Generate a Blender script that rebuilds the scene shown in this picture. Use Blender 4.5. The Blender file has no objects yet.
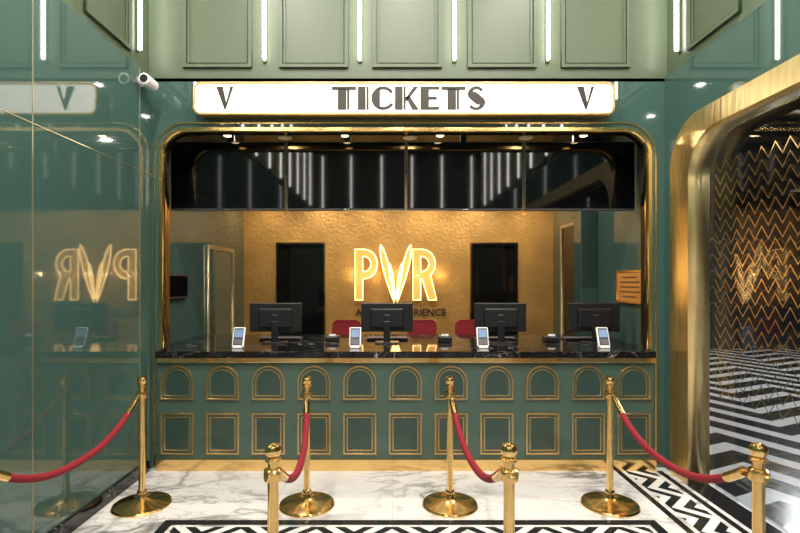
import bpy, math, random, bmesh
from mathutils import Vector, Matrix
random.seed(3)
S=bpy.context.scene
COL=S.collection
pi=math.pi
EYE=1.72

# ------------------------------------------------------------------ materials
def newmat(name):
    m=bpy.data.materials.new(name); m.use_nodes=True
    nt=m.node_tree; b=nt.nodes['Principled BSDF']
    return m,nt,b
def N(nt,t,**k):
    n=nt.nodes.new(t)
    for a,v in k.items(): setattr(n,a,v)
    return n
def pmat(name,col,rough=.5,metal=0,coat=0,ior=1.5,em=None,es=0,nscale=0,namt=0.0,bump=0,bscale=40,stretch=None):
    m,nt,b=newmat(name)
    b.inputs['Base Color'].default_value=(*col,1); b.inputs['Roughness'].default_value=rough
    b.inputs['Metallic'].default_value=metal; b.inputs['IOR'].default_value=ior
    b.inputs['Coat Weight'].default_value=coat; b.inputs['Coat Roughness'].default_value=.03
    if em: b.inputs['Emission Color'].default_value=(*em,1); b.inputs['Emission Strength'].default_value=es
    tc=N(nt,'ShaderNodeTexCoord'); mp=N(nt,'ShaderNodeMapping'); nt.links.new(tc.outputs['Object'],mp.inputs[0])
    if stretch: mp.inputs['Scale'].default_value=stretch
    if nscale:
        no=N(nt,'ShaderNodeTexNoise'); no.inputs['Scale'].default_value=nscale; no.inputs['Detail'].default_value=6
        nt.links.new(mp.outputs[0],no.inputs['Vector'])
        mx=N(nt,'ShaderNodeMix',data_type='RGBA')
        mx.inputs[6].default_value=(*[c*(1-namt) for c in col],1); mx.inputs[7].default_value=(*[min(1,c*(1+namt)) for c in col],1)
        nt.links.new(no.outputs['Fac'],mx.inputs[0]); nt.links.new(mx.outputs[2],b.inputs['Base Color'])
    if bump:
        n2=N(nt,'ShaderNodeTexNoise'); n2.inputs['Scale'].default_value=bscale; n2.inputs['Detail'].default_value=4
        nt.links.new(mp.outputs[0],n2.inputs['Vector'])
        bp=N(nt,'ShaderNodeBump'); bp.inputs['Strength'].default_value=bump; bp.inputs['Distance'].default_value=.01
        nt.links.new(n2.outputs['Fac'],bp.inputs['Height']); nt.links.new(bp.outputs[0],b.inputs['Normal'])
    return m
def marble(name,base,vein,rough,scale,width,tile=None,joint=(.3,.3,.3)):
    m,nt,b=newmat(name); L=nt.links
    b.inputs['Roughness'].default_value=rough
    tc=N(nt,'ShaderNodeTexCoord')
    def veins(sc,w,seed,strength):
        mp=N(nt,'ShaderNodeMapping'); mp.inputs['Location'].default_value=(seed,seed*.7,seed*.3); mp.inputs['Rotation'].default_value=(0,0,.6); mp.inputs['Scale'].default_value=(1,1.9,1)
        L.new(tc.outputs['Object'],mp.inputs[0])
        no=N(nt,'ShaderNodeTexNoise'); no.inputs['Scale'].default_value=sc; no.inputs['Detail'].default_value=8; no.inputs['Roughness'].default_value=.55; no.inputs['Distortion'].default_value=.6
        L.new(mp.outputs[0],no.inputs['Vector'])
        s=N(nt,'ShaderNodeMath',operation='SUBTRACT'); s.inputs[1].default_value=.5; L.new(no.outputs['Fac'],s.inputs[0])
        a=N(nt,'ShaderNodeMath',operation='ABSOLUTE'); L.new(s.outputs[0],a.inputs[0])
        r=N(nt,'ShaderNodeMapRange'); r.inputs[1].default_value=0; r.inputs[2].default_value=w; r.inputs[3].default_value=strength; r.inputs[4].default_value=0
        L.new(a.outputs[0],r.inputs[0]); return r.outputs[0]
    v1=veins(scale,width,2.1,1); v2=veins(scale*2.7,width*.6,7.3,.55)
    nm=N(nt,'ShaderNodeTexNoise'); nm.inputs['Scale'].default_value=scale*.8; L.new(tc.outputs['Object'],nm.inputs['Vector'])
    rm=N(nt,'ShaderNodeMapRange'); rm.inputs[1].default_value=.38; rm.inputs[2].default_value=.62; L.new(nm.outputs['Fac'],rm.inputs[0])
    mxm=N(nt,'ShaderNodeMath',operation='MAXIMUM'); L.new(v1,mxm.inputs[0]); L.new(v2,mxm.inputs[1])
    mu=N(nt,'ShaderNodeMath',operation='MULTIPLY'); L.new(mxm.outputs[0],mu.inputs[0]); L.new(rm.outputs[0],mu.inputs[1])
    mx=N(nt,'ShaderNodeMix',data_type='RGBA'); mx.inputs[6].default_value=(*base,1); mx.inputs[7].default_value=(*vein,1)
    L.new(mu.outputs[0],mx.inputs[0]); out=mx.outputs[2]
    if tile:
        sx=N(nt,'ShaderNodeSeparateXYZ'); L.new(tc.outputs['Object'],sx.inputs[0])
        acc=None
        for k,ax in enumerate('XY'):
            d=N(nt,'ShaderNodeMath',operation='DIVIDE'); d.inputs[1].default_value=tile; L.new(sx.outputs[ax],d.inputs[0])
            f=N(nt,'ShaderNodeMath',operation='FRACT'); L.new(d.outputs[0],f.inputs[0])
            l=N(nt,'ShaderNodeMath',operation='LESS_THAN'); l.inputs[1].default_value=.004; L.new(f.outputs[0],l.inputs[0])
            if acc is None: acc=l
            else:
                q=N(nt,'ShaderNodeMath',operation='MAXIMUM'); L.new(acc.outputs[0],q.inputs[0]); L.new(l.outputs[0],q.inputs[1]); acc=q
        m2=N(nt,'ShaderNodeMix',data_type='RGBA'); L.new(acc.outputs[0],m2.inputs[0]); L.new(out,m2.inputs[6]); m2.inputs[7].default_value=(*joint,1); out=m2.outputs[2]
    L.new(out,b.inputs['Base Color'])
    return m
def chevron(name,period,amp,stripe,rot=0,duty=.5,rough=.12,white=.75):
    m,nt,b=newmat(name); L=nt.links; b.inputs['Roughness'].default_value=rough
    tc=N(nt,'ShaderNodeTexCoord'); mp=N(nt,'ShaderNodeMapping'); mp.inputs['Rotation'].default_value=(0,0,rot); L.new(tc.outputs['Object'],mp.inputs[0])
    sx=N(nt,'ShaderNodeSeparateXYZ'); L.new(mp.outputs[0],sx.inputs[0])
    p=N(nt,'ShaderNodeMath',operation='PINGPONG'); p.inputs[1].default_value=period/2; L.new(sx.outputs['X'],p.inputs[0])
    q=N(nt,'ShaderNodeMath',operation='MULTIPLY'); q.inputs[1].default_value=amp; L.new(p.outputs[0],q.inputs[0])
    a=N(nt,'ShaderNodeMath',operation='ADD'); L.new(sx.outputs['Y'],a.inputs[0]); L.new(q.outputs[0],a.inputs[1])
    d=N(nt,'ShaderNodeMath',operation='DIVIDE'); d.inputs[1].default_value=stripe; L.new(a.outputs[0],d.inputs[0])
    f=N(nt,'ShaderNodeMath',operation='FRACT'); L.new(d.outputs[0],f.inputs[0])
    g=N(nt,'ShaderNodeMath',operation='GREATER_THAN'); g.inputs[1].default_value=duty; L.new(f.outputs[0],g.inputs[0])
    mx=N(nt,'ShaderNodeMix',data_type='RGBA'); mx.inputs[6].default_value=(.012,.013,.015,1); mx.inputs[7].default_value=(white,white*.98,white*.96,1)
    L.new(g.outputs[0],mx.inputs[0]); L.new(mx.outputs[2],b.inputs['Base Color']); return m

M={}
M['teal']=pmat('teal_lacquer',(.046,.096,.083),.035,ior=1.75,coat=.25,nscale=.6,namt=.12)
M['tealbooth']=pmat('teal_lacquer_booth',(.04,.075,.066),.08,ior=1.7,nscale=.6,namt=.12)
M['sage']=pmat('sage_green_paint',(.078,.108,.062),.4,nscale=2,namt=.06)
M['sagedark']=pmat('dark_green_paint',(.02,.03,.02),.45,nscale=2,namt=.06)  # sage darkened on the unseen rear wall to dim what the TVs reflect
M['countergreen']=pmat('counter_green_laminate',(.050,.090,.072),.22,coat=.3,nscale=3,namt=.08)
M['counterdark']=pmat('counter_green_inset',(.024,.050,.041),.3,coat=.3)
M['gold']=pmat('polished_brass',(.94,.63,.25),.15,1,nscale=3,namt=.06)
M['brush']=pmat('brushed_gold_sheet',(.92,.62,.30),.32,1,nscale=6,namt=.35,bump=.5,bscale=5,stretch=(1,5,.6))
M['goldtrim']=pmat('antique_gold_trim',(.66,.44,.18),.30,1)
M['black']=pmat('gloss_black',(.004,.004,.005),.06,ior=1.5)
M['matte']=pmat('matte_black_plastic',(.008,.008,.010),.38)
M['bezel']=pmat('tv_bezel_grey',(.09,.09,.095),.3,.5)
M['tv']=pmat('tv_screen_glass',(.002,.002,.003),.04,ior=1.5)
M['gloss_ceiling']=pmat('dark_gloss_ceiling',(.008,.008,.009),.12)
M['ceil']=pmat('ceiling_dark_green',(.02,.025,.02),.5)
M['white']=pmat('white_plastic',(.8,.8,.8),.35)
M['mustard']=pmat('mustard_gold_plaster',(.50,.30,.10),.40,metal=.6,nscale=2.2,namt=.45,bump=.7,bscale=22)
M['signwhite']=pmat('sign_lightbox_acrylic',(.9,.88,.84),.3,em=(1,.91,.80),es=1.1)
M['letter']=pmat('sign_letter_dark',(.022,.016,.010),.5)
M['neon']=pmat('neon_warm',(1,.8,.35),.3,em=(1,.67,.26),es=3.4)
M['neonface']=pmat('sign_letter_face',(.50,.31,.10),.3,em=(1,.50,.12),es=.28)
M['tube']=pmat('tube_light_diffuser',(1,1,1),.4,em=(1,.94,.84),es=17)
M['lamp']=pmat('downlight_lens',(1,1,1),.4,em=(1,.93,.82),es=22)
M['lampw']=pmat('downlight_lens_warm',(1,1,1),.4,em=(1,.75,.4),es=15)
M['rope']=pmat('velvet_red',(.22,.004,.013),.8,bump=.4,bscale=120)
M['redseat']=pmat('red_upholstery',(.22,.006,.012),.6,bump=.2,bscale=90)
M['screenb']=pmat('device_screen_blue',(.1,.15,.25),.2,em=(.3,.48,.75),es=.35)
M['keys']=pmat('keypad_grey',(.1,.1,.12),.5)
M['chrome']=pmat('chrome',(.7,.7,.7),.15,1)
M['notice']=pmat('notice_orange',(.36,.15,.03),.4,em=(1,.4,.05),es=.02)
M['noticetext']=pmat('notice_print',(.06,.02,.01),.5)
M['halldark']=pmat('hall_dark_panel',(.018,.021,.024),.15,ior=1.6)
M['joint']=pmat('joint_brass_dark',(.50,.45,.30),.35,.8)
M['marble']=marble('white_marble_floor',(.62,.61,.60),(.15,.145,.14),.05,.9,.035,tile=.9,joint=(.34,.33,.31))
M['blackmarble']=marble('black_marble',(.006,.006,.007),(.36,.33,.30),.05,2.0,.008)
M['chevA']=chevron('floor_inlay_chevron',.52,1.0,.15,white=.68)
M['chevB']=chevron('floor_border_zigzag',.36,1.0,.17,rot=pi/2,white=.68)
M['chevH']=chevron('hall_floor_pattern',1.5,1.0,.62,rot=.35,duty=.58,rough=.2,white=.6)
M['blackfloor']=pmat('black_floor_inlay',(.012,.012,.013),.1)
def glass():
    m,nt,b=newmat('tinted_glass'); nt.nodes.remove(b); L=nt.links; o=nt.nodes['Material Output']
    t=N(nt,'ShaderNodeBsdfTransparent'); t.inputs[0].default_value=(.78,.82,.87,1)
    g=N(nt,'ShaderNodeBsdfGlossy'); g.inputs['Roughness'].default_value=.02
    ge=N(nt,'ShaderNodeNewGeometry'); mr=N(nt,'ShaderNodeMapRange'); mr.inputs[3].default_value=1.55; mr.inputs[4].default_value=1/1.55
    L.new(ge.outputs['Backfacing'],mr.inputs[0])
    f=N(nt,'ShaderNodeFresnel'); L.new(mr.outputs[0],f.inputs[0])
    x=N(nt,'ShaderNodeMixShader'); L.new(f.outputs[0],x.inputs[0]); L.new(t.outputs[0],x.inputs[1]); L.new(g.outputs[0],x.inputs[2]); L.new(x.outputs[0],o.inputs[0]); return m
M['glass']=glass()

# ------------------------------------------------------------------ helpers
def empty(name):
    e=bpy.data.objects.new(name,None); e.empty_display_size=.1; COL.objects.link(e); return e
def add(name,me,mat,parent=None,smooth=False):
    o=bpy.data.objects.new(name,me); COL.objects.link(o)
    if mat is not None and not me.materials: me.materials.append(M[mat])
    if parent is not None: o.parent=parent
    if smooth:
        for p in me.polygons: p.use_smooth=True
    return o
def box(name,x0,x1,y0,y1,z0,z1,mat,parent=None,bevel=0,seg=2):
    cx,cy,cz=(x0+x1)/2,(y0+y1)/2,(z0+z1)/2
    hx,hy,hz=(x1-x0)/2,(y1-y0)/2,(z1-z0)/2
    v=[(sx*hx+cx,sy*hy+cy,sz*hz+cz) for sx in(-1,1) for sy in(-1,1) for sz in(-1,1)]
    f=[(0,1,3,2),(4,6,7,5),(0,4,5,1),(2,3,7,6),(0,2,6,4),(1,5,7,3)]
    me=bpy.data.meshes.new(name); me.from_pydata(v,[],f); me.update()
    o=add(name,me,mat,parent)
    if bevel:
        b=o.modifiers.new('bevel','BEVEL'); b.width=bevel; b.segments=seg
    return o
UF=((1,0,0),(0,0,1))
UL=((0,1,0),(0,0,1))
UR=((0,-1,0),(0,0,1))
UB=((-1,0,0),(0,0,1))
UZ=((1,0,0),(0,1,0))
def shape(name,loops,origin,uv,d0,d1,mat,parent=None):
    cu=bpy.data.curves.new(name,'CURVE'); cu.dimensions='2D'; cu.fill_mode='BOTH'
    cu.extrude=max(abs(d1-d0)/2,.0001)
    for lp in loops:
        s=cu.splines.new('POLY'); s.points.add(len(lp)-1); s.use_cyclic_u=True
        for i,p in enumerate(lp): s.points[i].co=(p[0],p[1],0,1)
    tmp=bpy.data.objects.new('tmp',cu); COL.objects.link(tmp)
    dg=bpy.context.evaluated_depsgraph_get(); dg.update()
    me=bpy.data.meshes.new_from_object(tmp.evaluated_get(dg)); me.name=name
    bpy.data.objects.remove(tmp); bpy.data.curves.remove(cu)
    u=Vector(uv[0]); v=Vector(uv[1]); n=u.cross(v); O=Vector(origin); mid=(d0+d1)/2
    for vt in me.vertices:
        c=vt.co.copy(); vt.co=O+u*c.x+v*c.y+n*(c.z+mid)
    bm=bmesh.new(); bm.from_mesh(me); bmesh.ops.remove_doubles(bm,verts=bm.verts,dist=1e-6); bmesh.ops.recalc_face_normals(bm,faces=bm.faces); bm.to_mesh(me); bm.free()
    me.materials.clear(); me.update()
    return add(name,me,mat,parent)
def rect(x0,x1,y0,y1): return [(x0,y0),(x1,y0),(x1,y1),(x0,y1)]
def rrect(x0,x1,y0,y1,r,n=8):
    P=[]
    for cx,cy,a in((x1-r,y0+r,-90),(x1-r,y1-r,0),(x0+r,y1-r,90),(x0+r,y0+r,180)):
        for i in range(n+1):
            t=math.radians(a+90*i/n); P.append((cx+r*math.cos(t),cy+r*math.sin(t)))
    return P
def invu(x0,x1,z0,z1,r,n=10):
    P=[(x0,z0)]
    for i in range(n+1):
        t=math.radians(180-90*i/n); P.append((x0+r+r*math.cos(t),z1-r+r*math.sin(t)))
    for i in range(n+1):
        t=math.radians(90-90*i/n); P.append((x1-r+r*math.cos(t),z1-r+r*math.sin(t)))
    P.append((x1,z0)); return P
def lathe(name,prof,loc,mat,parent=None,n=32,axis='Z'):
    vs=[];fs=[]
    for r,z in prof:
        for i in range(n):
            a=2*pi*i/n
            p=(r*math.cos(a),r*math.sin(a),z)
            if axis=='Y': p=(p[0],p[2],p[1])
            if axis=='X': p=(p[2],p[0],p[1])
            vs.append((p[0]+loc[0],p[1]+loc[1],p[2]+loc[2]))
    for k in range(len(prof)-1):
        for i in range(n):
            j=(i+1)%n; fs.append((k*n+i,k*n+j,(k+1)*n+j,(k+1)*n+i))
    fs.append(tuple(range(n-1,-1,-1))); fs.append(tuple((len(prof)-1)*n+i for i in range(n)))
    me=bpy.data.meshes.new(name); me.from_pydata(vs,[],fs); me.update()
    bm=bmesh.new(); bm.from_mesh(me); bmesh.ops.recalc_face_normals(bm,faces=bm.faces)
    for e in bm.edges:
        if len(e.link_faces)==2 and e.calc_face_angle(0)>.6: e.smooth=False
    bm.to_mesh(me); bm.free()
    return add(name,me,mat,parent,True)
def tubepath(name,pts,r,mat,parent=None,cyclic=False,res=4):
    cu=bpy.data.curves.new(name,'CURVE'); cu.dimensions='3D'; cu.bevel_depth=r; cu.bevel_resolution=res; cu.use_fill_caps=True
    s=cu.splines.new('POLY'); s.points.add(len(pts)-1); s.use_cyclic_u=cyclic
    for i,p in enumerate(pts): s.points[i].co=(*p,1)
    tmp=bpy.data.objects.new('tmp',cu); COL.objects.link(tmp)
    dg=bpy.context.evaluated_depsgraph_get(); dg.update()
    me=bpy.data.meshes.new_from_object(tmp.evaluated_get(dg)); me.name=name
    bpy.data.objects.remove(tmp); bpy.data.curves.remove(cu); me.materials.clear()
    return add(name,me,mat,parent,True)
def text(name,s,size,origin,uv,d,mat,parent,align='CENTER'):
    cu=bpy.data.curves.new(name,'FONT'); cu.body=s; cu.size=size; cu.extrude=.002; cu.align_x=align; cu.align_y='CENTER'; cu.offset=.0025
    tmp=bpy.data.objects.new('tmp',cu); COL.objects.link(tmp)
    dg=bpy.context.evaluated_depsgraph_get(); dg.update()
    me=bpy.data.meshes.new_from_object(tmp.evaluated_get(dg)); me.name=name
    bpy.data.objects.remove(tmp); bpy.data.curves.remove(cu); me.materials.clear()
    u=Vector(uv[0]); v=Vector(uv[1]); n=u.cross(v); O=Vector(origin)
    for vt in me.vertices:
        c=vt.co.copy(); vt.co=O+u*c.x+v*c.y+n*(c.z+d)
    return add(name,me,mat,parent)

# ------------------------------------------------------------------ room
XL,XR=-2.2,2.5; YF=4.587; YR=-4.5; ZM=3.57; ZC=5.8
ULX,URX,UY=-2.26,2.56,4.65
floor=empty('floor')
box('marble_slab',XL-.1,2.72,YR-.1,7.7,-.1,0,'marble',floor)
inl=empty('floor_inlay')
ix0,ix1,iy1,iy0=-1.62,1.88,3.58,-2.5
shape('inlay_black_border',[rect(ix0,ix1,iy0,iy1),rect(ix0+.07,ix1-.07,iy0+.07,iy1-.07)],(0,0,0),UZ,0,.002,'blackfloor',inl)
shape('inlay_chevrons',[rect(ix0+.10,ix1-.10,iy0+.1,iy1-.1)],(0,0,0),UZ,0,.002,'chevA',inl)
bor=empty('floor_border')
box('border_outer_black',2.38,2.43,-1.3,4.5,0,.002,'blackfloor',bor)
box('border_zigzag',2.10,2.34,-1.3,4.5,0,.002,'chevB',bor)
box('border_inner_black',2.01,2.06,-1.3,4.5,0,.002,'blackfloor',bor)
box('threshold_black',2.47,2.66,-1.3,4.2,0,.003,'blackfloor',bor)

wb=empty('wall_back')
ox0,ox1,oz1=-2.128,2.376,3.115
hole=invu(ox0,ox1,0,oz1,.24)
outl=[(XL,0),(XL,ZM),(XR,ZM),(XR,0)]+hole[::-1]
shape('lacquer_face',[outl],(0,YF,0),UF,-.12,0,'teal',wb)
box('upper_field',ULX-.1,URX+.1,UY,UY+.15,ZM,ZC,'sage',wb)
box('ledge',XL-.05,XR+.05,YF+.0,UY+.1,ZM-.03,ZM,'teal',wb)
tr=empty('trim_1')
shape('opening_gold_reveal',[invu(ox0-.0,ox1+.0,1.085,oz1,.24)+invu(ox0+.03,ox1-.03,1.085,oz1-.03,.21)[::-1]],(0,YF,0),UF,-.13,.02,'gold',tr)
shape('opening_outer_line',[invu(ox0-.05,ox1+.045,0,oz1+.05,.29)+invu(ox0-.038,ox1+.033,0,oz1+.038,.28)[::-1]],(0,YF,0),UF,0,.012,'gold',tr)

wl=empty('wall_left')
box('backing',XL-.15,XL-.012,YR,YF+.1,0,ZM,'joint',wl)
ys=[YR,-1.6,.1,1.58,3.06,4.36,YF]
for i in range(len(ys)-1):
    for j,(a,b_) in enumerate(((0,2.68),(2.68,ZM))):
        box('lacquer_panel_%d_%d'%(i,j),XL-.012,XL,ys[i]+.002,ys[i+1]-.002,a+(.002 if j else 0),b_-.002,'teal',wl)
for i,yy in enumerate(ys[1:-1]): box('joint_profile_%d'%i,XL-.002,XL+.003,yy-.003,yy+.003,.1,ZM,'joint',wl)
box('joint_profile_rail',XL-.002,XL+.003,YR,YF,2.677,2.683,'joint',wl)
box('upper_field',ULX-.15,ULX,YR,UY+.1,ZM,ZC,'sage',wl)
box('ledge',ULX-.02,XL,YR,YF,ZM-.002,ZM+.01,'teal',wl)
bl=box('baseboard_left',XL,XL+.02,YR,4.5,0,.1,'blackmarble')

wr=empty('wall_right')
py0,py1,pz1=-1.5,4.47,3.1
outer=[(-UY,0),(-UY,ZM),(-YR,ZM),(-YR,0),(-py0,0)]+invu(-py1,-py0,0,pz1,.42)[::-1][1:]
shape('lacquer_face',[outer],(XR,0,0),UR,-.2,0,'teal',wr)
box('upper_field',URX,URX+.15,YR,UY+.1,ZM,ZC,'sage',wr)
box('ledge',XR,URX+.02,YR,YF,ZM-.002,ZM+.01,'teal',wr)
pf=empty('door_frame')
o_=invu(-py1,-py0,0,pz1,.42,16); i_=invu(-py1+.27,-py0-.27,0,pz1-.17,.36,16)
shape('gold_portal_frame',[o_+i_[::-1]],(XR,0,0),UR,-.17,.015,'brush',pf)
g_=empty('window_1')
i2=invu(-py1+.262,-py0-.262,0,pz1-.162,.36)
shape('glass_pane',[i2],(XR,0,0),UR,-.19,-.18,'glass',g_)
zz=empty('glass_zigzag_decal')
def zigrow(z,amp,per,th,y0,y1,k):
    n=int((y1-y0)/(per/2)); top=[];bot=[]
    for i in range(n+1):
        y=y0+i*per/2; zz_=z+(amp if i%2 else 0)
        top.append((-y,zz_+th)); bot.append((-y,zz_))
    vs=[(XR+.172,-p[0],p[1]) for p in top]+[(XR+.172,-p[0],p[1]) for p in bot]
    m_=len(top); fs=[(i,i+1,m_+i+1,m_+i) for i in range(m_-1)]
    me=bpy.data.meshes.new('zigzag_row'); me.from_pydata(vs,[],fs); me.update()
    add('zigzag_row_%d'%k,me,'goldtrim',zz)
for k in range(20):
    z=.76+k*.096
    zigrow(z,.095,.13,.014,.3,4.15,k)

wf=empty('wall_front')
box('lacquer_face',XL-.1,XR+.2,YR-.15,YR,0,ZM,'teal',wf)
box('upper_field',ULX-.1,URX+.1,YR-.2,YR-.05,ZM,ZC,'sagedark',wf)
box('ceiling',ULX-.1,URX+.1,YR-.2,UY+.1,ZC,ZC+.1,'ceil')

def moulding(u0,u1,z0,z1,origin,uv,parent,k,mt='sage'):
    shape('frame_outer_%d'%k,[rect(u0,u1,z0,z1),rect(u0+.03,u1-.03,z0+.03,z1-.03)],origin,uv,0,.03,mt,parent)
    shape('frame_inner_%d'%k,[rect(u0+.045,u1-.045,z0+.045,z1-.045),rect(u0+.06,u1-.06,z0+.06,z1-.06)],origin,uv,0,.015,mt,parent)
t2=empty('trim_2')
for k,x in enumerate((-1.619,-.726,.14,1.023,1.888)):
    moulding(x-.32,x+.32,3.69,5.35,(0,UY,0),UF,t2,k)
t5=empty('trim_5')
for k,x in enumerate((-1.619,-.726,.14,1.023,1.888)):
    moulding(-x-.32,-x+.32,3.69,5.35,(0,YR-.05,0),UB,t5,k,'sagedark')
t3=empty('trim_3'); t4=empty('trim_4')
sy=[3.98-.9*i for i in range(9)]
for k,y in enumerate(sy):
    moulding(y-.32,y+.32,3.69,5.35,(ULX,0,0),UL,t3,k)
    moulding(-y-.32,-y+.32,3.69,5.35,(URX,0,0),UR,t4,k)
def tubelight(x,y,dx,dy):
    e=empty('wall_tube_light')
    z0,z1=3.76,5.3
    if dx: box('channel',min(x,x+dx*.02),max(x,x+dx*.02),y-.016,y+.016,z0-.02,z1+.02,'sage',e)
    else: box('channel',x-.016,x+.016,min(y,y+dy*.02),max(y,y+dy*.02),z0-.02,z1+.02,'sage',e)
    lathe('diffuser',[(.016,0),(.016,z1-z0)],(x+dx*.035,y+dy*.035,z0),'tube',e,12)
for x in(-1.18,-.298,.577,1.442): tubelight(x,UY,0,-1)
for x in(-2.0,-1.18,-.298,.577,1.442,2.3): tubelight(x,YR-.05,0,1)
for i in range(10):
    y=4.42-.9*i
    tubelight(ULX,y,1,0); tubelight(URX,y+.02,-1,0)

def downlight(x,y,z,power,col=(1,.93,.83),r=.09,size=.16,mat='lamp'):
    e=empty('ceiling_downlight')
    lathe('rim',[(r*1.0,-.012),(r*1.3,-.012),(r*1.3,0),(r*1.0,0)],(x,y,z),'white',e,24)
    lathe('lens',[(r*.98,-.008),(r*.98,0)],(x,y,z),mat,e,24)
    l=bpy.data.lights.new('downlight_bulb','AREA'); l.energy=power; l.color=col
    l.shape='DISK'; l.size=size
    o=bpy.data.objects.new('bulb',l); COL.objects.link(o); o.location=(x,y,z-.03); o.parent=e
for x in(-1.4,.15,1.7):
    for y in(-3.2,-1.2,.8,2.6): downlight(x,y,ZC,90 if y>0 else 25)

# ------------------------------------------------------------------ TICKETS sign
sg=empty('tickets_sign')
sx0,sx1,sz0,sz1=-1.77,1.985,3.195,3.485
def plaque(d): return rrect(sx0+d,sx1-d,sz0+d,sz1-d,.07-d*.8)
SY=4.46
shape('light_box',[plaque(.014)],(0,SY,0),UF,-.10,0,'signwhite',sg)
shape('gold_rim',[plaque(0),plaque(.015)],(0,SY,0),UF,-.12,.012,'goldtrim',sg)
def stroke(pts,w):
    L_=[];R_=[]
    for i,p in enumerate(pts):
        a=pts[max(i-1,0)]; b=pts[min(i+1,len(pts)-1)]
        dx,dy=b[0]-a[0],b[1]-a[1]; l=math.hypot(dx,dy) or 1
        nx,ny=-dy/l,dx/l; ww=w[i]/2 if isinstance(w,list) else w/2
        L_.append((p[0]+nx*ww,p[1]+ny*ww)); R_.append((p[0]-nx*ww,p[1]-ny*ww))
    return L_+R_[::-1]
def arc(cx,cy,r,a0,a1,n=14,ry=None):
    ry=ry or r
    return [(cx+r*math.cos(math.radians(a0+(a1-a0)*i/n)),cy+ry*math.sin(math.radians(a0+(a1-a0)*i/n))) for i in range(n+1)]
def gT(): return [rect(0,1.02,.86,1),rect(.25,.61,0,.90),rect(.645,.74,0,.90)],1.1
def gI(): return [rect(0,.33,0,1),rect(.365,.46,0,1)],.57
def gC():
    left=[p for p in arc(.5,.5,.5,105,255,16)]
    return [left, stroke(arc(.5,.5,.445,112,32,12),.12), stroke(arc(.5,.5,.445,248,328,12),.12)],1.0
def gK(): return [rect(0,.33,0,1),rect(.365,.46,0,1),[(.44,.47),(.80,1),(.99,1),(.50,.36)],[(.46,.55),(.64,.56),(1.02,0),(.74,0)]],1.08
def gE(): return [rect(0,.36,0,1),rect(.36,.8,.88,1),rect(.36,.7,.44,.56),rect(.36,.8,0,.12)],.9
def gS():
    c=arc(.38,.74,.24,20,200,12,.22)+[(.26,.6),(.38,.5),(.5,.4)]+arc(.36,.26,.26,20,-160,12,.22)
    n=len(c); w=[.11+.28*math.exp(-((i-(n-1)/2)/4.2)**2) for i in range(n)]
    return [stroke(c,w)],.82
H=.205; gl=[gT,gI,gC,gK,gE,gT,gS]; X0=-.535
total=sum(g()[1] for g in gl)*H; sc=1.38/total
x=X0; nm='TICKETS'
for k,g in enumerate(gl):
    loops,w=g()
    for q,lp in enumerate(loops):
        shape('letter_%s_%d_%d'%(nm[k],k,q),[[(x+p[0]*H*sc,3.238+p[1]*H) for p in lp]],(0,SY,0),UF,0,.012,'letter',sg)
    x+=w*H*sc
for k,cx in enumerate((-1.49,1.725)):
    w=.15
    for q,lp in enumerate(([(0,1),(.38,1),(.60,.25),(.5,0)],[(.84,1),(1,1),(.54,0),(.5,.02)])):
        shape('emblem_v_%d_%d'%(k,q),[[(cx-w/2+p[0]*w,3.238+p[1]*H) for p in lp]],(0,SY,0),UF,0,.012,'letter',sg)

# ------------------------------------------------------------------ booth interior
BX0,BX1,BY=-2.25,2.45,7.6; BZ=3.32
bb=empty('wall_booth_back'); box('plaster',BX0-.1,BX1+.1,BY,BY+.12,0,BZ,'mustard',bb)
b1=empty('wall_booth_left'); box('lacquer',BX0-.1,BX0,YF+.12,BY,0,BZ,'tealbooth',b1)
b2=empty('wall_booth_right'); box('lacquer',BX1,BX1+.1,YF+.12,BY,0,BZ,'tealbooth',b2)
box('ceiling_booth',BX0-.1,BX1+.1,YF+.12,BY+.12,BZ,BZ+.1,'gloss_ceiling')
d2=empty('door_1')
shape('door_frame',[rect(6.05,7.05,0,2.15),rect(6.10,7.0,0,2.10)],(BX0,0,0),UL,0,.03,'joint',d2)
shape('door_leaf',[rect(6.10,7.0,.01,2.10)],(BX0,0,0),UL,0,.012,'teal',d2)
lathe('door_handle',[(.012,0),(.012,.4)],(BX0+.05,6.2,.95),'gold',d2,12)
d3=empty('door_2')
shape('door_frame',[rect(-7.2,-6.3,0,2.5),rect(-7.15,-6.35,0,2.45)],(BX1,0,0),UR,0,.03,'joint',d3)
shape('door_leaf',[rect(-7.15,-6.35,.01,2.45)],(BX1,0,0),UR,0,.012,'black',d3)
lathe('door_handle',[(.012,0),(.012,.4)],(BX1-.05,6.45,.95),'gold',d3,12)
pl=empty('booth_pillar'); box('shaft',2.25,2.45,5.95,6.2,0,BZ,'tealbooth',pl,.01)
sc_=empty('wall_display'); box('bezel',BX0,BX0+.04,4.85,5.42,1.53,1.78,'matte',sc_,.006); box('panel',BX0+.04,BX0+.043,4.87,5.40,1.55,1.76,'tv',sc_)
no=empty('notice_board')
shape('board',[rect(-5.40,-4.84,1.50,1.80)],(BX1,0,0),UR,0,.02,'notice',no)
shape('board_frame',[rect(-5.42,-4.82,1.48,1.82),rect(-5.40,-4.84,1.50,1.80)],(BX1,0,0),UR,0,.025,'goldtrim',no)
for k,w in enumerate((.3,.42,.4,.44,.3)):
    z=1.755-k*.05; shape('text_line_%d'%k,[rect(-5.12-w/2,-5.12+w/2,z-.012,z)],(BX1,0,0),UR,.02,.022,'noticetext',no)
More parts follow.
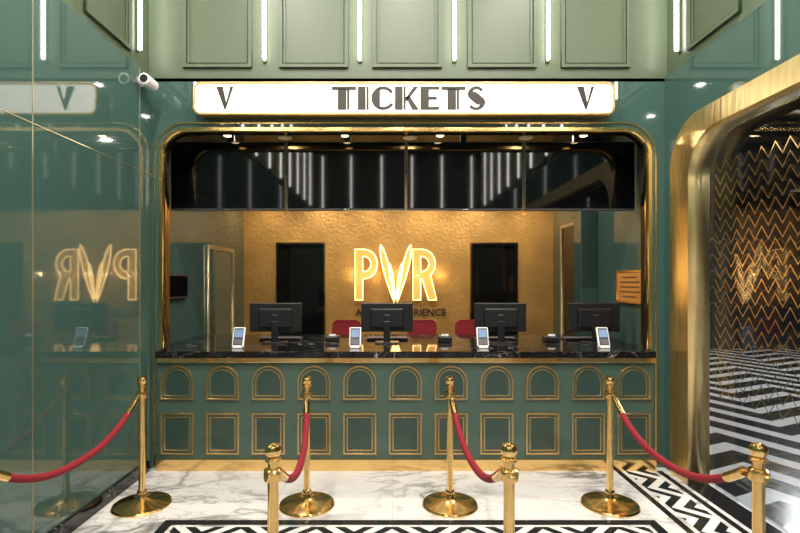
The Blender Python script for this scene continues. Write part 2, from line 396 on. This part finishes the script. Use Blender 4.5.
for x0,x1 in((-1.74,-1.03),(1.2,1.89)):
    e=empty('wall_mirror_panel')
    shape('frame',[rect(x0,x1,.9,2.27),rect(x0+.03,x1-.03,.93,2.24)],(0,BY,0),UF,0,.06,'black',e)
    shape('dark_glass',[rect(x0+.03,x1-.03,.93,2.24)],(0,BY,0),UF,0,.02,'black',e)
    shape('gold_edge',[rect(x0-.02,x1+.02,.88,2.29),rect(x0,x1,.9,2.27)],(0,BY,0),UF,0,.03,'gold',e)
ns=empty('neon_wall_sign')
PY=BY; s_=500/7.5
def pxX(p): return (p-392)/s_
h=.76; zb=1.72-(300-280)/s_
def tr_(lp,x0,sx=1): return [(x0+p[0]*h*sx,zb+p[1]*h) for p in lp]
Pout=[(0,0),(0,1),(.2,1)]+arc(.2,.71,.29,90,-90)[1:]+[(.17,.42),(.17,0)]
Pin=[(.17,.86),(.2,.86)]+arc(.2,.71,.15,90,-90)[1:]+[(.17,.56)]
Rout=[(0,0),(0,1),(.2,1)]+arc(.2,.71,.29,90,-50)[1:]+[(.52,0),(.34,0),(.2,.42),(.17,.42),(.17,0)]
def neon(nm_,loop,x0,sx=1,r=.011):
    P=tr_(loop,x0,sx); tubepath('neon_'+nm_,[(p[0],PY-.09,p[1]) for p in P],r,'neon',ns,True,3)
xp=pxX(355); xr=pxX(413); PS=.9
shape('letter_p_face',[tr_(Pout,xp,PS),tr_(Pin,xp,PS)],(0,PY,0),UF,.02,.08,'neonface',ns)
shape('letter_r_face',[tr_(Rout,xr,PS),tr_(Pin,xr,PS)],(0,PY,0),UF,.02,.08,'neonface',ns)
neon('p',Pout,xp,PS,.008); neon('p_counter',Pin,xp,PS,.007); neon('r',Rout,xr,PS,.008); neon('r_counter',Pin,xr,PS,.007)
def petal(a,b,w,bend=0):
    ax,ay=a;bx,by=b; dx,dy=bx-ax,by-ay; l=math.hypot(dx,dy); nx,ny=-dy/l,dx/l; A=[];B=[]
    for i in range(15):
        t=i/14; ww=w*math.sin(pi*t**.7); c=bend*math.sin(pi*t)
        A.append((ax+dx*t+nx*(ww+c),ay+dy*t+ny*(ww+c))); B.append((ax+dx*t-nx*(ww-c),ay+dy*t-ny*(ww-c)))
    return A+B[::-1][1:-1]
xv=pxX(380.5)
for k,(a,b,w,bd) in enumerate((((0,1.10),(.27,-.05),.06,.0),((.17,.74),(.29,.0),.03,0),((.60,1.10),(.33,-.05),.06,0),((.43,.74),(.31,.0),.03,0))):
    lp=petal(a,b,w,bd); shape('letter_v_petal_%d'%k,[tr_(lp,xv,1)],(0,PY,0),UF,.02,.08,'neonface',ns); neon('v_%d'%k,lp,xv,1,.009)
text('tagline','A LUXE EXPERIENCE',.15,(pxX(401),PY-.02,1.72-(313-280)/s_),UF,0,'letter',ns)
for x in(pxX(352),pxX(374),pxX(396),pxX(418),pxX(442)):
    l=bpy.data.lights.new('neon_halo','POINT'); l.energy=1.8; l.color=(1,.68,.3); l.shadow_soft_size=0  # point lights added in front of the sign to give its wall glow
    o=bpy.data.objects.new('neon_halo',l); COL.objects.link(o); o.location=(x,PY-.30,1.8); o.parent=ns

# TVs
for k,(a,b_) in enumerate(((-2.205,-1.055),(-1.045,.135),(.145,1.305),(1.315,2.42))):
    e=empty('menu_television')
    box('housing',a+.004,b_-.004,4.97,5.03,2.413,3.095,'bezel',e,.006)
    box('screen',a+.013,b_-.013,4.962,4.972,2.434,3.084,'tv',e)
    cx=(a+b_)/2
    box('mount_plate',cx-.2,cx+.2,5.03,5.06,2.6,2.95,'matte',e); box('mount_arm',cx-.03,cx+.03,5.06,5.10,2.7,BZ,'matte',e)
    box('bottom_bezel_badge',cx-.03,cx+.03,4.966,4.972,2.418,2.427,'chrome',e)
def trackspot(x,y):
    e=empty('ceiling_spotlight')
    box('base',x-.05,x+.05,y-.05,y+.05,BZ-.02,BZ,'matte',e); lathe('stem',[(.012,0),(.012,.06)],(x,y,BZ-.08),'matte',e,10)
    lathe('can',[(.035,0),(.045,.01),(.045,.12),(.03,.13)],(x,y,BZ-.20),'matte',e,20)
    lathe('lens',[(.034,-.003),(.034,.004)],(x,y,BZ-.203),'lampw',e,20)
for px in(228,345,440,583): trackspot((px-392)/103,4.84)
def aim(name,loc,tgt,power,col,ang,parent):
    l=bpy.data.lights.new(name,'SPOT'); l.energy=power; l.color=col; l.spot_size=ang; l.spot_blend=.8; l.shadow_soft_size=.08
    o=bpy.data.objects.new(name,l); COL.objects.link(o); o.location=loc; o.rotation_euler=(Vector(tgt)-Vector(loc)).to_track_quat('-Z','Y').to_euler(); o.parent=parent
for x in(-1.95,-1.1,-.35,.55,1.3,2.15):
    e=empty('wall_washer_light')
    lathe('can',[(.04,0),(.05,.01),(.05,.11)],(x,6.75,BZ-.11),'matte',e,20); lathe('lens',[(.038,-.003),(.038,.003)],(x,6.75,BZ-.112),'lampw',e,20)
    aim('bulb',(x,6.75,BZ-.13),(x,BY,1.75),62,(1,.77,.46),1.5,e)
for x in(-1.2,.2,1.5): downlight(x,5.6,BZ,24,(1,.9,.75),.06,.1)

# ------------------------------------------------------------------ counter
ct=empty('ticket_counter')
CF=4.53; CL,CR=-2.124,2.372
box('body',CL,CR,CF,4.72,.0,.985,'countergreen',ct)
box('desk_support',CL,CR,4.72,5.75,.9,1.02,'matte',ct)
box('end_support_left',-2.24,-2.19,4.72,5.75,0,1.02,'matte',ct); box('end_support_right',2.39,2.44,4.72,5.75,0,1.02,'matte',ct)
box('marble_top_front',CL,CR,CF-.045,4.71,1.02,1.078,'blackmarble',ct,.004)
box('marble_top_rear',-2.245,2.445,4.71,5.9,1.02,1.078,'blackmarble',ct,.002)
box('gold_band',CL,CR,CF-.03,CF,.975,1.019,'gold',ct,.003)
box('gold_skirting',CL,CR,CF-.025,CF,.0,.10,'gold',ct)
for k in range(11):
    cx=-1.945+.4133*k
    def arch(d): return [(cx-.15+d,.635+d),(cx+.15-d,.635+d)]+arc(cx,.795,.15-d,0,180,16)
    def sq(d): return rect(cx-.15+d,cx+.15-d,.142+d,.515-d)
    for nm_,fn in(('arch',arch),('square',sq)):
        shape('%s_gold_outer_%d'%(nm_,k),[fn(0),fn(.014)],(0,CF,0),UF,0,.014,'goldtrim',ct)
        shape('%s_inset_%d'%(nm_,k),[fn(.014)],(0,CF,0),UF,0,.004,'countergreen',ct)
        shape('%s_gold_inner_%d'%(nm_,k),[fn(.034),fn(.042)],(0,CF,0),UF,.0,.012,'goldtrim',ct)
        shape('%s_panel_%d'%(nm_,k),[fn(.042)],(0,CF,0),UF,0,.007,'counterdark',ct)

CT=1.078
for x in(-1.194,-.051,1.112,2.07):
    e=empty('computer_monitor'); y=5.12
    box('shell',x-.265,x+.265,y,y+.03,1.19,1.485,'matte',e,.008)
    box('rear_bulge',x-.17,x+.17,y-.03,y+.002,1.23,1.43,'matte',e,.02,3)
    box('rear_badge',x-.03,x+.03,y-.034,y-.03,1.355,1.37,'chrome',e)
    box('screen',x-.25,x+.25,y+.03,y+.033,1.205,1.47,'tv',e)
    box('neck',x-.035,x+.035,y-.04,y-.015,CT+.01,1.3,'matte',e,.006)
    shape('foot',[rrect(x-.12,x+.12,y-.10,y+.08,.03)],(0,0,CT),UZ,0,.012,'matte',e)
    k_=empty('keyboard')
    box('tray',x-.22,x+.22,5.32,5.47,CT,CT+.018,'matte',k_,.005)
    for r in range(4):
        box('key_row_%d'%r,x-.21,x+.21,5.335+r*.033,5.36+r*.033,CT+.018,CT+.025,'keys',k_,.003)
def terminal(x,y):
    e=empty('card_terminal')
    box('base',x-.045,x+.045,y-.02,y+.07,CT,CT+.02,'white',e,.006)
    th=.35; R=Matrix.Translation((x,y,CT+.02))@Matrix.Rotation(-th,4,'X')
    for nm_,d,m_,bv in(('body',(-.056,.056,0,.026,0,.185),'white',.009),('screen',(-.038,.038,-.003,.001,.085,.160),'screenb',0),('dark_surround',(-.044,.044,-.0015,.002,.010,.174),'matte',0),('keypad',(-.036,.036,-.004,.001,.018,.070),'keys',0)):
        o=box(nm_,*d,m_,e,bv); o.matrix_world=R
        o.matrix_parent_inverse=Matrix()
for px in(238,355,483,604): terminal((px-392)/106,4.70)
for x in(-.62,.55,1.66):
    e=empty('receipt_printer')
    box('case',x-.07,x+.07,5.15,5.32,CT,CT+.06,'matte',e,.012); box('paper',x-.035,x+.035,5.20,5.204,CT+.055,CT+.08,'white',e)
def chair(x,y):
    e=empty('office_chair')
    W=.19
    P=[(-W,0),(W,0),(W,.22)]+[(W-.08+.08*math.cos(t*pi/12),.30+.08*math.sin(t*pi/12)) for t in range(7)]+[(-W+.08-.08*math.sin(t*pi/12),.30+.08*math.cos(t*pi/12)) for t in range(7)]+[(-W,.22)]
    o=shape('backrest',[[(x+p[0],.80+p[1]*1.05) for p in P]],(0,y,0),UF,0,.06,'redseat',e)
    b=o.modifiers.new('b','BEVEL'); b.width=.02; b.segments=3; b.limit_method='ANGLE'
    box('seat',x-.22,x+.22,y-.48,y-.02,.62,.70,'redseat',e,.03,3)
    box('back_bracket',x-.03,x+.03,y,y+.02,.60,1.0,'matte',e); box('under_plate',x-.1,x+.1,y-.35,y+.02,.59,.62,'matte',e)
    lathe('gas_lift',[(.03,0),(.03,.3),(.02,.3),(.02,.5)],(x,y-.25,.09),'chrome',e,16)
    for i in range(5):
        a=i*2*pi/5; tubepath('leg_%d'%i,[(x,y-.25,.10),(x+.26*math.cos(a),y-.25+.26*math.sin(a),.06)],.016,'matte',e)
        lathe('castor_%d'%i,[(.026,-.015),(.026,.015)],(x+.26*math.cos(a),y-.25+.26*math.sin(a),.027),'matte',e,14,'X')
for x in(-.594,.395,1.02): chair(x,6.6)

# ------------------------------------------------------------------ stanchions & ropes
def stanchion(x,y):
    e=empty('rope_stanchion')
    lathe('base_disc',[(.21,0),(.212,.008),(.205,.02),(.15,.034),(.07,.045),(.035,.062),(.028,.08)],(x,y,0),'gold',e,48)
    lathe('post',[(.025,.06),(.025,.84)],(x,y,0),'gold',e,28)
    lathe('base_collar',[(.03,.075),(.036,.085),(.036,.11),(.03,.12)],(x,y,0),'gold',e,28)
    lathe('rope_collar',[(.03,.815),(.041,.822),(.043,.85),(.041,.868),(.031,.875)],(x,y,0),'gold',e,28)
    lathe('finial',[(.024,.87),(.024,.90),(.036,.908),(.036,.918),(.026,.924),(.030,.935),(.037,.950),(.037,.962),(.030,.977),(.016,.985),(.004,.988)],(x,y,0),'gold',e,28)
    for s in(-1,1):
        tubepath('hook_ring_%d'%(s+1),[(x+.012*math.cos(t),y+s*(.05+.012*math.sin(t)) ,.853) for t in [i*pi/6 for i in range(12)]],.004,'gold',e,True,2)
def rope(a,b,sag,bow=0):
    e=empty('velvet_rope'); A=Vector((*a,.853)); B=Vector((*b,.853)); d=(B-A).normalized()
    A=A+d*.055; B=B-d*.055
    pts=[]
    n=36
    for i in range(n+1):
        t=i/n; p=A.lerp(B,t); q=(1-abs(2*t-1)**2.3)
        p.z-=sag*q; p.x+=bow*q; pts.append(tuple(p))
    c=3
    tubepath('velvet_cord',pts[c:-c],.021,'rope',e,False,6)
    tubepath('end_ferrule_a',pts[1:c+2],.024,'gold',e,False,6); tubepath('end_ferrule_b',pts[-c-2:-1],.024,'gold',e,False,6)
    tubepath('clip_a',pts[0:2],.009,'gold',e); tubepath('clip_b',pts[-2:],.009,'gold',e)
FY,NY=3.82,2.25
pairs=[((-1.91,FY),(-1.90,NY),0),((-.65,FY),(-.535,NY),.04),((.443,FY),(.527,NY),0),((1.665,FY),(1.65,NY),0)]
for a,b_,bw in pairs: stanchion(*a); stanchion(*b_); rope(a,b_,.24,bw)

# ------------------------------------------------------------------ security camera
e=empty('security_camera')
y=4.38;z=3.44
lathe('wall_plate',[(.045,0),(.045,.02),(.03,.03)],(XL,y,z+.02),'white',e,24,'X')
tubepath('arm',[(XL+.02,y,z+.02),(XL+.06,y,z+.015),(XL+.07,y-.01,z)],.014,'white',e)
lathe('barrel',[(.04,-.12),(.048,-.115),(.048,.05),(.038,.06)],(XL+.085,y,z),'white',e,24,'Y')
lathe('lens_ring',[(.034,-.124),(.034,-.12)],(XL+.085,y,z),'matte',e,24,'Y')

# ------------------------------------------------------------------ hall beyond the glass
hf=box('floor_hall',2.72,13,-4,13,-.1,0,'chevH')
wh=empty('wall_hall_far'); box('panel',2.6,13,12.5,12.65,0,3.6,'halldark',wh)
wh2=empty('wall_hall_side'); box('panel',13,13.15,-4,12.65,0,3.6,'halldark',wh2)
wh3=empty('wall_hall_near'); box('panel',2.72,13,-4.15,-4,0,3.6,'halldark',wh3)
wh4=empty('wall_hall_inner'); box('panel',2.72,2.76,4.6,12.5,0,3.6,'halldark',wh4)
box('ceiling_hall',2.72,13.1,-4.1,12.65,3.6,3.7,'gloss_ceiling')
hz=empty('wall_zigzag_art')
for r in range(5):
    vs=[];fs=[]
    n=60
    for i in range(n+1):
        xx=4.5+i*.14; zq=1.0+r*.4+(.15 if i%2 else 0); vs+= [(xx,12.48,zq),(xx,12.48,zq+.035)]
    fs=[(2*i,2*i+2,2*i+3,2*i+1) for i in range(n)]
    me=bpy.data.meshes.new('row'); me.from_pydata(vs,[],fs); add('zigzag_strip_%d'%r,me,'goldtrim',hz)
for x,y in((4.3,5),(6.5,7.5),(8.5,10.5),(6.0,3.5),(9.5,7.5),(5,10),(4.2,1.5)): downlight(x,y,3.6,85)

# ------------------------------------------------------------------ world & camera
w=bpy.data.worlds.new('world'); S.world=w; w.use_nodes=True
w.node_tree.nodes['Background'].inputs[0].default_value=(.5,.55,.6,1); w.node_tree.nodes['Background'].inputs[1].default_value=.05
cam=bpy.data.cameras.new('camera'); cam.lens=22.5; cam.sensor_width=36; cam.shift_x=.01; cam.shift_y=.0169; cam.clip_start=.05
co=bpy.data.objects.new('camera',cam); COL.objects.link(co); co.location=(0,0,EYE); co.rotation_euler=(pi/2,0,0); S.camera=co
S.view_settings.view_transform='Standard'
S.view_settings.exposure=0.1
